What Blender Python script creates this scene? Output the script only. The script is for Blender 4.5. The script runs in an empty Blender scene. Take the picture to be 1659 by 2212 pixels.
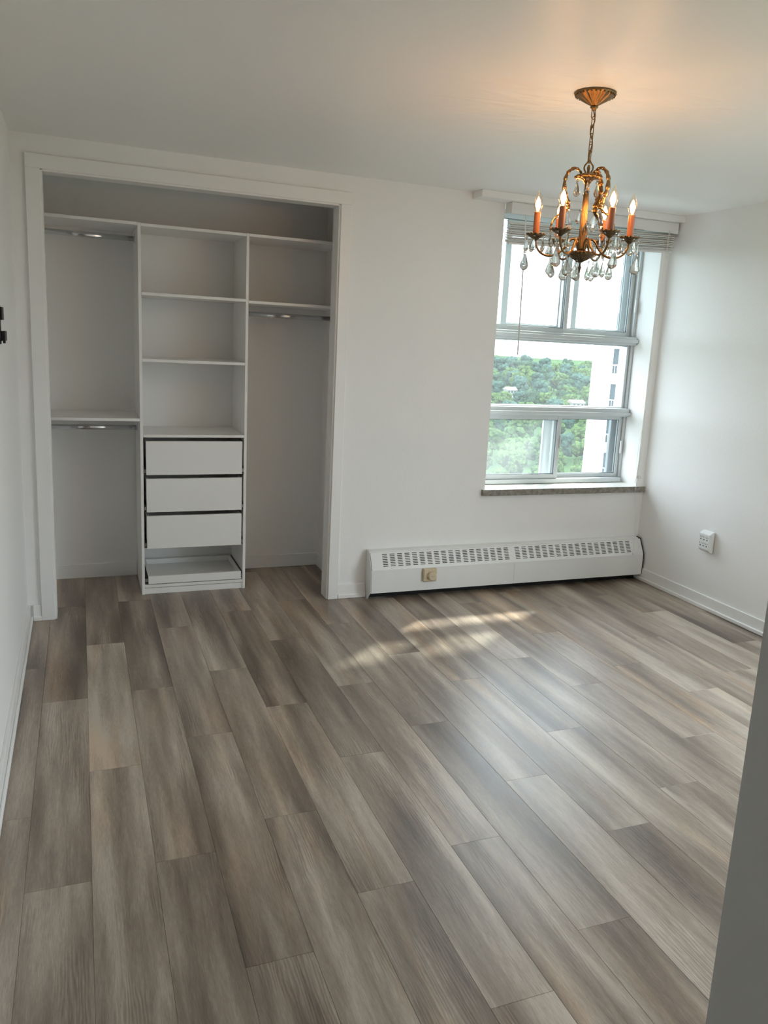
import bpy, bmesh, math, random
from mathutils import Vector, Matrix, noise
random.seed(7)
S = bpy.context.scene
COL = S.collection
PI = math.pi

# ------------------------------------------------------------------ camera
W, H = 1659, 2212
F_PX, DX, DY = 1734.2155, 51.6066, -24.5031
M = Matrix(((0.9270023382976988, -0.37135300897745216, 0.05257002486199817),
            (-0.02519516033274727, -0.20150795175835015, -0.9791627797633863),
            (0.37420832257768655, 0.9063616762096393, -0.1961546410668055)))
CAM = Vector((0.28781324, -4.49318453, 1.56950821))
cd = bpy.data.cameras.new('camera'); cam = bpy.data.objects.new('camera', cd); COL.objects.link(cam)
rot = M.transposed() @ Matrix(((1, 0, 0), (0, -1, 0), (0, 0, -1)))
cam.matrix_world = Matrix.Translation(CAM) @ rot.to_4x4()
cd.sensor_fit = 'VERTICAL'; cd.sensor_height = 36.0; cd.sensor_width = 27.0
cd.lens = F_PX / H * 36.0
cd.shift_x = -DX / H; cd.shift_y = DY / H
cd.clip_start = 0.02; cd.clip_end = 6000
S.camera = cam

# ------------------------------------------------------------------ world, sun, exposure
SKY = 6.7
SUN = 7.0
BULB = 190.0
w = bpy.data.worlds.new('overcast_sky'); S.world = w; w.use_nodes = True
bg = w.node_tree.nodes['Background']
bg.inputs[0].default_value = (0.88, 0.965, 1.08, 1); bg.inputs[1].default_value = SKY
sd = bpy.data.lights.new('sun', 'SUN'); sd.energy = SUN; sd.angle = math.radians(2.2); sd.color = (1.0, 0.95, 0.84)
so = bpy.data.objects.new('sun', sd); COL.objects.link(so)
so.rotation_euler = Vector((-1.27, -1.0, -1.82)).to_track_quat('-Z', 'Y').to_euler()
so.location = (30, 30, 40)
pd = bpy.data.lights.new('window_portal', 'AREA'); pd.shape = 'RECTANGLE'; pd.size = 1.2; pd.size_y = 1.75
pd.cycles.is_portal = True
po = bpy.data.objects.new('window_portal', pd); COL.objects.link(po)
po.location = (3.26, 0.33, 1.53); po.rotation_euler = Vector((0, -1, 0)).to_track_quat('-Z', 'Z').to_euler()
W2 = (-3.72, -2.22, 0.08, 2.32)      # unseen window added in the right wall to brighten the room (y0, y1, z0, z1)
pd2 = bpy.data.lights.new('window_portal', 'AREA'); pd2.shape = 'RECTANGLE'; pd2.size = W2[1] - W2[0]; pd2.size_y = W2[3] - W2[2]
pd2.cycles.is_portal = True
po2 = bpy.data.objects.new('window_portal', pd2); COL.objects.link(po2)
po2.location = (4.05, (W2[0] + W2[1]) / 2, (W2[2] + W2[3]) / 2); po2.rotation_euler = Vector((-1, 0, 0)).to_track_quat('-Z', 'Z').to_euler()
vs = S.view_settings
vs.view_transform = 'Standard'; vs.look = 'None'; vs.exposure = 0.18; vs.gamma = 1.0; vs.use_curve_mapping = False
cy = S.cycles
cy.max_bounces = 10; cy.diffuse_bounces = 6; cy.glossy_bounces = 4; cy.transmission_bounces = 6
cy.transparent_max_bounces = 16; cy.caustics_reflective = False; cy.caustics_refractive = False
cy.sample_clamp_indirect = 40.0; cy.use_denoising = True; cy.use_adaptive_sampling = True; cy.adaptive_threshold = 0.05; cy.adaptive_min_samples = 20

# ------------------------------------------------------------------ materials
def new_mat(name):
    m = bpy.data.materials.new(name); m.use_nodes = True
    nt = m.node_tree
    for n in list(nt.nodes): nt.nodes.remove(n)
    out = nt.nodes.new('ShaderNodeOutputMaterial')
    return m, nt, out
def nd(nt, t, **kw):
    n = nt.nodes.new(t)
    for k, v in kw.items():
        if isinstance(v, tuple) and k == 'ins':
            pass
        setattr(n, k, v)
    return n
def principled(name, col, rough=0.5, metal=0.0, spec=0.5, bump=0.0, bscale=40.0, var=0.0, vscale=6.0, coat=0.0, sss=0.0):
    m, nt, out = new_mat(name)
    p = nd(nt, 'ShaderNodeBsdfPrincipled')
    nt.links.new(p.outputs[0], out.inputs[0])
    p.inputs['Base Color'].default_value = (*col, 1); p.inputs['Roughness'].default_value = rough
    p.inputs['Metallic'].default_value = metal; p.inputs['Specular IOR Level'].default_value = spec
    p.inputs['Coat Weight'].default_value = coat
    tc = nd(nt, 'ShaderNodeTexCoord')
    if var > 0:
        n = nd(nt, 'ShaderNodeTexNoise'); n.inputs['Scale'].default_value = vscale; n.inputs['Detail'].default_value = 4
        nt.links.new(tc.outputs['Object'], n.inputs['Vector'])
        mp = nd(nt, 'ShaderNodeMapRange'); mp.inputs[1].default_value = 0.3; mp.inputs[2].default_value = 0.7
        mp.inputs[3].default_value = 1 - var; mp.inputs[4].default_value = 1 + var
        nt.links.new(n.outputs[0], mp.inputs[0])
        mx = nd(nt, 'ShaderNodeVectorMath', operation='SCALE'); mx.inputs[0].default_value = col
        nt.links.new(mp.outputs[0], mx.inputs['Scale']); nt.links.new(mx.outputs[0], p.inputs['Base Color'])
    if bump > 0:
        n = nd(nt, 'ShaderNodeTexNoise'); n.inputs['Scale'].default_value = bscale; n.inputs['Detail'].default_value = 3
        nt.links.new(tc.outputs['Object'], n.inputs['Vector'])
        b = nd(nt, 'ShaderNodeBump'); b.inputs['Strength'].default_value = bump; b.inputs['Distance'].default_value = 0.01
        nt.links.new(n.outputs[0], b.inputs['Height']); nt.links.new(b.outputs[0], p.inputs['Normal'])
    return m

PAINT = principled('white_wall_paint', (0.88, 0.88, 0.873), 0.55, spec=0.3, bump=0.06, bscale=55, var=0.012, vscale=2)
PAINT_C = principled('closet_wall_paint', (0.88, 0.872, 0.858), 0.6, spec=0.2, bump=0.05, bscale=55)
TRIM = principled('white_trim_gloss_paint', (0.87, 0.87, 0.86), 0.32, spec=0.5)
MELA = principled('white_melamine', (0.88, 0.875, 0.855), 0.35, spec=0.45)
HEAT = principled('white_enamel_metal', (0.80, 0.81, 0.80), 0.38, spec=0.5, var=0.015, vscale=4)
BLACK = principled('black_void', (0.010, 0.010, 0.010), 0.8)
BLKMET = principled('black_metal', (0.02, 0.02, 0.02), 0.4, metal=0.3)
CHROME = principled('chrome_rod', (0.62, 0.63, 0.65), 0.16, metal=1.0)
DARKRAIL = principled('dark_slide_steel', (0.03, 0.03, 0.03), 0.5, metal=0.6)
ALU = principled('window_aluminium', (0.62, 0.66, 0.67), 0.40, metal=0.35, spec=0.5, var=0.04, vscale=9)
ALUD = principled('window_gasket_grey', (0.20, 0.23, 0.25), 0.5)
STONE_T = principled('painted_sill_top', (0.84, 0.83, 0.77), 0.3, var=0.05, vscale=7)
STONE = principled('worn_grey_sill_stone', (0.27, 0.25, 0.22), 0.8, bump=0.5, bscale=60, var=0.35, vscale=45)
BEIGE = principled('beige_plastic', (0.62, 0.52, 0.36), 0.4)
BEIGED = principled('beige_plastic_mark', (0.25, 0.20, 0.13), 0.5)
PLAST = principled('white_plastic', (0.80, 0.82, 0.82), 0.35)
SLAT = principled('cream_blind_slat', (0.80, 0.79, 0.76), 0.45)
VALM = principled('white_blind_valance', (0.80, 0.80, 0.79), 0.4)
CORD = principled('blind_cord', (0.75, 0.72, 0.66), 0.8)
BRASS = principled('antique_brass', (0.25, 0.155, 0.070), 0.28, metal=1.0, var=0.14, vscale=90, bump=0.15, bscale=300)
BRASSD = principled('dark_antique_brass', (0.16, 0.105, 0.055), 0.33, metal=1.0, var=0.5, vscale=150, bump=0.4, bscale=250)
CANDLE = principled('candle_sleeve', (0.42, 0.150, 0.07), 0.35)
FACADE = principled('white_stucco', (0.86, 0.85, 0.83), 0.8)
FWIN = principled('facade_window_glass', (0.03, 0.045, 0.05), 0.3, spec=0.15)
FRAIL = principled('facade_railing', (0.55, 0.57, 0.57), 0.5)
HWALL = principled('house_wall', (0.25, 0.24, 0.235), 0.8, spec=0.1)
HROOF = principled('house_roof', (0.25, 0.19, 0.18), 0.8, spec=0.1)
GRASS = principled('far_grass', (0.04, 0.075, 0.032), 1.0, spec=0.0, var=0.4, vscale=0.02)
BARK = principled('tree_bark', (0.10, 0.08, 0.06), 0.9)

def ceiling_mat():
    m, nt, out = new_mat('ceiling_paint')
    p = nd(nt, 'ShaderNodeBsdfPrincipled'); nt.links.new(p.outputs[0], out.inputs[0])
    p.inputs['Base Color'].default_value = (0.885, 0.885, 0.875, 1); p.inputs['Roughness'].default_value = 0.45
    p.inputs['Specular IOR Level'].default_value = 0.35
    tc = nd(nt, 'ShaderNodeTexCoord')
    mp = nd(nt, 'ShaderNodeMapping'); nt.links.new(tc.outputs['Object'], mp.inputs[0])
    mp.inputs['Rotation'].default_value = (0, 0, 0.5); mp.inputs['Scale'].default_value = (1.0, 2.6, 1)
    n = nd(nt, 'ShaderNodeTexNoise'); n.inputs['Scale'].default_value = 3.2; n.inputs['Detail'].default_value = 2; n.inputs['Distortion'].default_value = 1.2
    nt.links.new(mp.outputs[0], n.inputs[0])
    dist = nd(nt, 'ShaderNodeVectorMath', operation='DISTANCE'); dist.inputs[1].default_value = (1.97, -1.85, 2.44)
    nt.links.new(tc.outputs['Object'], dist.inputs[0])
    mr = nd(nt, 'ShaderNodeMapRange'); mr.inputs[1].default_value = 0.15; mr.inputs[2].default_value = 0.75; mr.inputs[3].default_value = 1; mr.inputs[4].default_value = 0.05
    nt.links.new(dist.outputs['Value'], mr.inputs[0])
    ml = nd(nt, 'ShaderNodeMath', operation='MULTIPLY'); nt.links.new(n.outputs[0], ml.inputs[0]); nt.links.new(mr.outputs[0], ml.inputs[1])
    b = nd(nt, 'ShaderNodeBump'); b.inputs['Strength'].default_value = 0.35; b.inputs['Distance'].default_value = 0.03
    nt.links.new(ml.outputs[0], b.inputs['Height']); nt.links.new(b.outputs[0], p.inputs['Normal'])
    return m
CEIL = ceiling_mat()

def plank_mat():
    """weathered grey-brown vinyl oak; each plank's own tone comes from its object colour"""
    m, nt, out = new_mat('weathered_oak_vinyl')
    L = nt.links.new
    p = nd(nt, 'ShaderNodeBsdfPrincipled'); L(p.outputs[0], out.inputs[0])
    tc = nd(nt, 'ShaderNodeTexCoord'); oi = nd(nt, 'ShaderNodeObjectInfo')
    rv = nd(nt, 'ShaderNodeCombineXYZ')
    for i, k in enumerate((37.0, 53.0, 19.0)):
        a = nd(nt, 'ShaderNodeMath', operation='MULTIPLY'); a.inputs[1].default_value = k
        L(oi.outputs['Random'], a.inputs[0]); L(a.outputs[0], rv.inputs[i])
    add = nd(nt, 'ShaderNodeVectorMath', operation='ADD'); L(tc.outputs['Object'], add.inputs[0]); L(rv.outputs[0], add.inputs[1])
    def noise_(scale, sx, sy, detail, rough=0.55, dist=0.0):
        mp = nd(nt, 'ShaderNodeMapping'); mp.inputs['Scale'].default_value = (sx, sy, 1); L(add.outputs[0], mp.inputs[0])
        n = nd(nt, 'ShaderNodeTexNoise'); n.inputs['Scale'].default_value = scale; n.inputs['Detail'].default_value = detail
        n.inputs['Roughness'].default_value = rough; n.inputs['Distortion'].default_value = dist
        L(mp.outputs[0], n.inputs[0]); return n.outputs[0]
    def math_(op, a, b, clamp=False):
        n = nd(nt, 'ShaderNodeMath', operation=op, use_clamp=clamp)
        for i, v in enumerate((a, b)):
            if isinstance(v, (int, float)): n.inputs[i].default_value = v
            else: L(v, n.inputs[i])
        return n.outputs[0]
    def rng(v, a, b, c, d):
        n = nd(nt, 'ShaderNodeMapRange'); L(v, n.inputs[0])
        for i, q in enumerate((a, b, c, d)): n.inputs[i + 1].default_value = q
        return n.outputs[0]
    big = noise_(1.0, 9.0, 0.80, 2, 0.45, 0.25)          # broad brown / grey smudges along the board
    mid = noise_(1.0, 34.0, 3.0, 5, 0.65, 0.6)
    fib = noise_(1.0, 360.0, 26.0, 4, 0.75, 0.3)        # brushed fibres
    # cathedral rings
    wmp = nd(nt, 'ShaderNodeMapping'); wmp.inputs['Scale'].default_value = (1.0, 0.10, 1); L(add.outputs[0], wmp.inputs[0])
    wv = nd(nt, 'ShaderNodeTexWave', wave_type='BANDS', bands_direction='X'); wv.inputs['Scale'].default_value = 34
    wv.inputs['Distortion'].default_value = 11.0; wv.inputs['Detail'].default_value = 2; wv.inputs['Detail Scale'].default_value = 1.2
    L(wmp.outputs[0], wv.inputs[0])
    ringmask = rng(noise_(1.0, 8.0, 2.2, 1), 0.56, 0.66, 0.0, 1.0)
    ring = math_('MULTIPLY', math_('SUBTRACT', wv.outputs['Fac'] if 'Fac' in wv.outputs else wv.outputs[1], 0.5), ringmask)
    sep = nd(nt, 'ShaderNodeSeparateColor'); L(oi.outputs['Color'], sep.inputs[0])
    t = math_('ADD', sep.outputs[0], math_('MULTIPLY', math_('SUBTRACT', big, 0.5), 2.1))
    t = math_('ADD', t, math_('MULTIPLY', math_('SUBTRACT', mid, 0.5), 0.80))
    t = math_('ADD', t, math_('MULTIPLY', math_('SUBTRACT', fib, 0.5), 0.70))
    t = math_('ADD', t, math_('MULTIPLY', ring, 0.24), True)
    r = nd(nt, 'ShaderNodeValToRGB'); cr = r.color_ramp
    cr.elements[0].position = 0.0; cr.elements[0].color = (0.105, 0.078, 0.059, 1)
    cr.elements[1].position = 1.0; cr.elements[1].color = (0.58, 0.505, 0.42, 1)
    e = cr.elements.new(0.35); e.color = (0.228, 0.178, 0.139, 1)
    e = cr.elements.new(0.65); e.color = (0.365, 0.300, 0.240, 1)
    L(t, r.inputs[0])
    # warm tan streaks on some boards
    wm = nd(nt, 'ShaderNodeMix', data_type='RGBA', blend_type='MULTIPLY'); L(r.outputs[0], wm.inputs[6])
    wm.inputs[7].default_value = (1.16, 0.97, 0.78, 1)
    L(math_('MULTIPLY', rng(noise_(1.0, 9.0, 1.1, 2), 0.50, 0.66, 0.0, 0.9), sep.outputs[1]), wm.inputs[0])
    L(wm.outputs[2], p.inputs['Base Color'])
    p.inputs['Specular IOR Level'].default_value = 1.0
    L(rng(mid, 0.3, 0.7, 0.31, 0.41), p.inputs['Roughness'])
    b = nd(nt, 'ShaderNodeBump'); b.inputs['Strength'].default_value = 0.10; b.inputs['Distance'].default_value = 0.002
    L(fib, b.inputs['Height']); L(b.outputs[0], p.inputs['Normal'])
    return m
OAK = plank_mat()

def schlick(nt):
    """reflectance of one glass face, the same from either side"""
    lw = nd(nt, 'ShaderNodeLayerWeight'); lw.inputs[0].default_value = 0.5
    pw = nd(nt, 'ShaderNodeMath', operation='POWER'); pw.inputs[1].default_value = 5; nt.links.new(lw.outputs['Facing'], pw.inputs[0])
    ma = nd(nt, 'ShaderNodeMath', operation='MULTIPLY_ADD'); ma.inputs[1].default_value = 0.96; ma.inputs[2].default_value = 0.04; nt.links.new(pw.outputs[0], ma.inputs[0])
    return ma
def glass_pane_mat(name, veil):
    m, nt, out = new_mat(name); L = nt.links.new
    tr = nd(nt, 'ShaderNodeBsdfTransparent'); tr.inputs[0].default_value = (0.96, 0.985, 0.98, 1)
    gl = nd(nt, 'ShaderNodeBsdfGlossy'); gl.inputs['Roughness'].default_value = 0.02
    tl = nd(nt, 'ShaderNodeBsdfTranslucent'); tl.inputs[0].default_value = (0.9, 0.95, 0.95, 1)
    fr = schlick(nt)
    m1 = nd(nt, 'ShaderNodeMixShader'); L(fr.outputs[0], m1.inputs[0]); L(tr.outputs[0], m1.inputs[1]); L(gl.outputs[0], m1.inputs[2])
    tc = nd(nt, 'ShaderNodeTexCoord'); n = nd(nt, 'ShaderNodeTexNoise'); n.inputs['Scale'].default_value = 5; n.inputs['Detail'].default_value = 5
    L(tc.outputs['Object'], n.inputs[0])
    mr = nd(nt, 'ShaderNodeMapRange'); mr.inputs[1].default_value = 0.3; mr.inputs[2].default_value = 0.7; mr.inputs[3].default_value = veil * 0.75; mr.inputs[4].default_value = veil * 1.25
    L(n.outputs[0], mr.inputs[0])
    m2 = nd(nt, 'ShaderNodeMixShader'); L(mr.outputs[0], m2.inputs[0]); L(m1.outputs[0], m2.inputs[1]); L(tl.outputs[0], m2.inputs[2])
    L(m2.outputs[0], out.inputs[0]); return m
PANE = glass_pane_mat('hazed_window_glass', 0.03)  # translucent share adds a pale veil in place of outdoor haze
PANE_S = glass_pane_mat('screened_window_glass', 0.07)

def crystal_mat():
    m, nt, out = new_mat('cut_crystal'); L = nt.links.new
    g = nd(nt, 'ShaderNodeBsdfGlass'); g.inputs['IOR'].default_value = 1.55; g.inputs['Roughness'].default_value = 0.0
    g.inputs[0].default_value = (0.86, 0.85, 0.83, 1)
    tr = nd(nt, 'ShaderNodeBsdfTransparent'); tr.inputs[0].default_value = (0.80, 0.79, 0.77, 1)
    mx = nd(nt, 'ShaderNodeMixShader'); mx.inputs[0].default_value = 0.12
    L(g.outputs[0], mx.inputs[1]); L(tr.outputs[0], mx.inputs[2]); L(mx.outputs[0], out.inputs[0]); return m
CRYS = crystal_mat()
def envelope_mat():
    m, nt, out = new_mat('bulb_glass'); L = nt.links.new
    tr = nd(nt, 'ShaderNodeBsdfTransparent'); tr.inputs[0].default_value = (1.0, 0.93, 0.85, 1)
    gl = nd(nt, 'ShaderNodeBsdfGlossy'); gl.inputs['Roughness'].default_value = 0.05
    fr = schlick(nt)
    m1 = nd(nt, 'ShaderNodeMixShader'); L(fr.outputs[0], m1.inputs[0]); L(tr.outputs[0], m1.inputs[1]); L(gl.outputs[0], m1.inputs[2])
    L(m1.outputs[0], out.inputs[0]); return m
ENV = envelope_mat()
def emit_mat():
    m, nt, out = new_mat('glowing_filament'); L = nt.links.new
    e = nd(nt, 'ShaderNodeEmission'); e.inputs[0].default_value = (1.0, 0.51, 0.18, 1); e.inputs[1].default_value = BULB
    L(e.outputs[0], out.inputs[0]); return m
GLOW = emit_mat()
def leaf_mat(name, c1, c2):
    m, nt, out = new_mat(name); L = nt.links.new
    tc = nd(nt, 'ShaderNodeTexCoord'); n = nd(nt, 'ShaderNodeTexNoise'); n.inputs['Scale'].default_value = 0.9; n.inputs['Detail'].default_value = 6; n.inputs['Roughness'].default_value = 0.7
    L(tc.outputs['Object'], n.inputs[0])
    r = nd(nt, 'ShaderNodeValToRGB'); r.color_ramp.elements[0].position = 0.35; r.color_ramp.elements[1].position = 0.68
    r.color_ramp.elements[0].color = (*c1, 1); r.color_ramp.elements[1].color = (*c2, 1); L(n.outputs[0], r.inputs[0])
    d = nd(nt, 'ShaderNodeBsdfDiffuse'); L(r.outputs[0], d.inputs[0])
    t = nd(nt, 'ShaderNodeBsdfTranslucent'); L(r.outputs[0], t.inputs[0])
    b = nd(nt, 'ShaderNodeBump'); b.inputs['Strength'].default_value = 1.0; b.inputs['Distance'].default_value = 0.6
    L(n.outputs[0], b.inputs['Height']); L(b.outputs[0], d.inputs['Normal'])
    mx = nd(nt, 'ShaderNodeMixShader'); mx.inputs[0].default_value = 0.25; L(d.outputs[0], mx.inputs[1]); L(t.outputs[0], mx.inputs[2])
    L(mx.outputs[0], out.inputs[0]); return m
LEAF = [leaf_mat('leaves_fresh_green', (0.025, 0.055, 0.020), (0.135, 0.215, 0.070)),
        leaf_mat('leaves_dark_green', (0.016, 0.040, 0.026), (0.065, 0.125, 0.070)),
        leaf_mat('leaves_blue_green', (0.020, 0.048, 0.040), (0.085, 0.160, 0.120))]

# ------------------------------------------------------------------ mesh helpers
def wloc(o):
    v = Vector((0, 0, 0))
    while o is not None:
        v = v + o.location; o = o.parent
    return v
def link(name, me, parent=None):
    o = bpy.data.objects.new(name, me); COL.objects.link(o)
    if parent is not None: o.parent = parent
    return o
def obj(name, bm, mat, parent=None, smooth=False, world=True, origin=None):
    """bm holds world coordinates; stored relative to the parent (or to origin)"""
    base = wloc(parent) if (parent is not None and world) else Vector((0, 0, 0))
    og = Vector(origin) if origin is not None else base
    if world: bmesh.ops.translate(bm, verts=bm.verts, vec=-og)
    bmesh.ops.recalc_face_normals(bm, faces=bm.faces)
    me = bpy.data.meshes.new(name); bm.to_mesh(me); bm.free()
    for m in (mat if isinstance(mat, (list, tuple)) else [mat]): me.materials.append(m)
    if smooth:
        for f in me.polygons: f.use_smooth = True
    o = link(name, me, parent)
    if world: o.location = og - base
    return o
def thing(name, loc, label, cat, group=None):
    o = bpy.data.objects.new(name, None); COL.objects.link(o); o.location = loc; o.empty_display_size = 0.05
    tag(o, label, cat, group); return o
def tag(o, label, cat, group=None):
    o['label'] = label; o['category'] = cat
    if group: o['group'] = group
    return o
def struct(o, label=None, cat=None):
    o['kind'] = 'structure'
    if label: o['label'] = label
    if cat: o['category'] = cat
    return o
def add_box(bm, x0, x1, y0, y1, z0, z1, bev=0.0, mi=0):
    r = bmesh.ops.create_cube(bm, size=1.0)
    vs_ = r['verts']
    for v in vs_:
        v.co = Vector((x0 + (v.co.x + .5) * (x1 - x0), y0 + (v.co.y + .5) * (y1 - y0), z0 + (v.co.z + .5) * (z1 - z0)))
    fs = {f for v in vs_ for f in v.link_faces}
    for f in fs: f.material_index = mi
    if bev > 0:
        es = list({e for v in vs_ for e in v.link_edges})
        bmesh.ops.bevel(bm, geom=es, offset=bev, segments=1, profile=0.5, affect='EDGES')
    return bm
def box(name, x0, x1, y0, y1, z0, z1, mat, parent=None, bev=0.0):
    bm = bmesh.new(); add_box(bm, x0, x1, y0, y1, z0, z1, bev)
    return obj(name, bm, mat, parent)
def boxes(name, L, mat, parent=None, bev=0.0):
    bm = bmesh.new()
    for b in L: add_box(bm, *b, bev=bev)
    return obj(name, bm, mat, parent)
def add_prism(bm, pts, x0, x1):
    """pts: (y,z) outline extruded along x"""
    a = [bm.verts.new((x0, y, z)) for y, z in pts]; b = [bm.verts.new((x1, y, z)) for y, z in pts]
    n = len(pts); bm.faces.new(a); bm.faces.new(list(reversed(b)))
    for i in range(n): bm.faces.new((a[i], a[(i + 1) % n], b[(i + 1) % n], b[i]))
    return bm
def add_lathe(bm, prof, n=24, c=(0, 0, 0), flute=0, amp=None, sq=1.0, zamp=None):
    rings = []
    for i, (r, z) in enumerate(prof):
        if r <= 1e-6: rings.append([bm.verts.new((c[0], c[1], c[2] + z))]); continue
        ring = []
        for k in range(n):
            a = 2 * PI * k / n
            rr = r * (1 + (amp[i] * math.cos(flute * a) if flute else 0))
            dz = zamp[i] * math.cos(flute * a) if zamp else 0.0
            ring.append(bm.verts.new((c[0] + rr * math.cos(a), c[1] + sq * rr * math.sin(a), c[2] + z + dz)))
        rings.append(ring)
    for A, B in zip(rings, rings[1:]):
        if len(A) == 1 and len(B) == 1: continue
        for k in range(n):
            k2 = (k + 1) % n
            if len(A) == 1: bm.faces.new((A[0], B[k2], B[k]))
            elif len(B) == 1: bm.faces.new((A[k], A[k2], B[0]))
            else: bm.faces.new((A[k], A[k2], B[k2], B[k]))
    for R_ in (rings[0], rings[-1]):
        if len(R_) > 2: bm.faces.new(R_)
    return bm
def spline(pts, n=8):
    P = [Vector(p) for p in pts]; P = [2 * P[0] - P[1]] + P + [2 * P[-1] - P[-2]]; out = []
    for i in range(1, len(P) - 2):
        for k in range(n):
            t = k / n; a, b, c, d = P[i - 1:i + 3]
            out.append(0.5 * ((2 * b) + (c - a) * t + (2 * a - 5 * b + 4 * c - d) * t * t + (3 * b - a - 3 * c + d) * t ** 3))
    out.append(P[-2]); return out
def add_tube(bm, path, rad, n=8, closed=False, flat=1.0, side=None):
    P = [Vector(p) for p in path]; N = len(P); rings = []
    up = Vector((0, 0, 1)); prev = None
    for i, p in enumerate(P):
        t = (P[(i + 1) % N] - P[i - 1]) if closed else (P[min(i + 1, N - 1)] - P[max(i - 1, 0)])
        t = t.normalized() if t.length > 1e-9 else Vector((0, 0, 1))
        if side is not None: s = Vector(side)
        elif prev is None: s = t.cross(up if abs(t.z) < 0.95 else Vector((1, 0, 0)))
        else: s = prev
        s = (s - t * s.dot(t)).normalized(); prev = s; q = t.cross(s)
        r = rad[i] if isinstance(rad, (list, tuple)) else rad
        rings.append([bm.verts.new(p + s * (r * math.cos(2 * PI * k / n)) + q * (r * flat * math.sin(2 * PI * k / n))) for k in range(n)])
    for i in range(N if closed else N - 1):
        A, B = rings[i], rings[(i + 1) % N]
        for k in range(n): bm.faces.new((A[k], A[(k + 1) % n], B[(k + 1) % n], B[k]))
    if not closed: bm.faces.new(rings[0]); bm.faces.new(list(reversed(rings[-1])))
    return bm
def tube(name, path, rad, mat, parent=None, n=8, closed=False, smooth=True, **kw):
    return obj(name, add_tube(bmesh.new(), path, rad, n, closed, **kw), mat, parent, smooth=smooth)
def copy_of(o, parent, loc=None, rz=None, scale=None):
    c = o.copy(); COL.objects.link(c); c.parent = parent
    if loc is not None: c.location = loc
    if rz is not None: c.rotation_euler = (0, 0, rz)
    if scale is not None: c.scale = (scale,) * 3
    return c

# ------------------------------------------------------------------ room dimensions
XR, ZC = 3.914, 2.44
OL, IL, IR, OR = 0.065, 0.134, 1.643, 1.707          # closet casing outer / inner
ZO, ZI = 2.350, 2.281
CB, CR, CL = 0.74, 1.787, 0.02                        # closet back wall y, right wall x, left wall x
WX0, WX1, WZ0, WZ1 = 2.670, 3.850, 0.655, 2.400       # window opening
HX, HY = 1.098, -3.757                                # corner of the hall wall

# ---- floor: base slab + vinyl planks
floor = struct(boxes('floor', [(-0.1, 4.05, -6.7, 0.85, -0.10, -0.006)], principled('floor_underlay', (0.03, 0.027, 0.024), 0.9)))
PW, PL, OFF = 0.1769, 1.235, 0.1053
PH = {-1: -.668, 0: -1.051, 1: -.434, 2: -1.022, 3: -1.512, 4: -2.133, 5: -1.335, 6: -.590, 7: -1.215, 8: -1.665, 9: -.925,
      10: -1.302, 11: -.637, 12: -1.134, 13: -.270, 14: -.842, 15: -1.353, 16: -.475, 17: -1.054, 18: -.332, 19: -.689, 20: -1.25, 21: -.757}
TONE = [  # (x, y, tone) hand-read tones of boards that stand out in the photograph
    (.37, -1.05, .80), (.20, -.3, .30), (.20, -1.6, .42), (.03, -.4, .52), (.03, -1.2, .40), (.20, -2.7, .55), (.37, -2.3, .40), (.55, -.4, .30),
    (.55, -1.6, .44), (.55, -2.8, .42), (.72, -1.0, .44), (.72, -2.1, .40), (.9, -1.4, .44), (.9, -2.6, .44), (1.08, -.5, .36), (1.08, -1.9, .44),
    (1.25, -.2, .44), (1.25, -1.2, .42), (1.25, -2.4, .46), (1.43, -.7, .60), (1.43, -1.8, .52), (1.6, -.9, .38), (1.6, -2.3, .44), (1.78, -.3, .34), (1.78, -1.5, .62),
    (1.78, -2.7, .60), (1.95, -.8, .58), (1.95, -1.9, .62), (2.13, -.2, .36), (2.13, -1.2, .52), (2.13, -2.4, .46), (2.3, -.7, .58), (2.3, -1.7, .56), (2.5, -.7, .62), (2.5, -1.9, .46),
    (2.66, -.9, .56), (2.66, -2.1, .68), (2.84, -1.5, .46), (2.84, -.4, .44), (3.02, -.9, .55), (3.02, -1.9, .66), (3.2, -.6, .44), (3.37, -.8, .56), (3.37, -1.6, .62), (3.54, -.5, .44), (3.54, -1.3, .64), (3.72, -.8, .38)]
PLANK_MESH = {}
def plank_mesh(w_, l_):
    key = (round(w_, 3), round(l_, 3))
    if key not in PLANK_MESH:
        bm = bmesh.new(); g = 0.0003
        add_box(bm, -w_ / 2 + g, w_ / 2 - g, -l_ / 2 + g, l_ / 2 - g, -0.0055, 0.0, bev=0.0005)
        bmesh.ops.recalc_face_normals(bm, faces=bm.faces)
        me = bpy.data.meshes.new('floor_plank'); bm.to_mesh(me); bm.free(); me.materials.append(OAK); PLANK_MESH[key] = me
    return PLANK_MESH[key]
def floor_ymax(x): return CB if x < CR else 0.0
for k in range(-1, 22):
    x0, x1 = max(OFF + PW * k, 0.0), min(OFF + PW * (k + 1), XR)
    if x1 - x0 < 0.01: continue
    xc = (x0 + x1) / 2
    ymax = floor_ymax(xc); ymin = -6.6 if xc < HX else HY
    ph = PH[k]; n0 = math.floor((ymin - ph) / PL); n1 = math.ceil((ymax - ph) / PL)
    for n in range(n0, n1):
        a, b = max(ph + n * PL, ymin), min(ph + (n + 1) * PL, ymax)
        if b - a < 0.02: continue
        o = link('floor_plank', plank_mesh(x1 - x0, b - a), floor)
        o.location = (xc, (a + b) / 2, 0)
        t = None
        for tx, ty, tv in TONE:
            if x0 <= tx < x1 and a <= ty < b: t = tv
        if t is None: t = random.uniform(.40, .60)
        o.color = (t, random.choice((0, 0, .35, .6, 1.0)), 0, 1)

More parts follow.
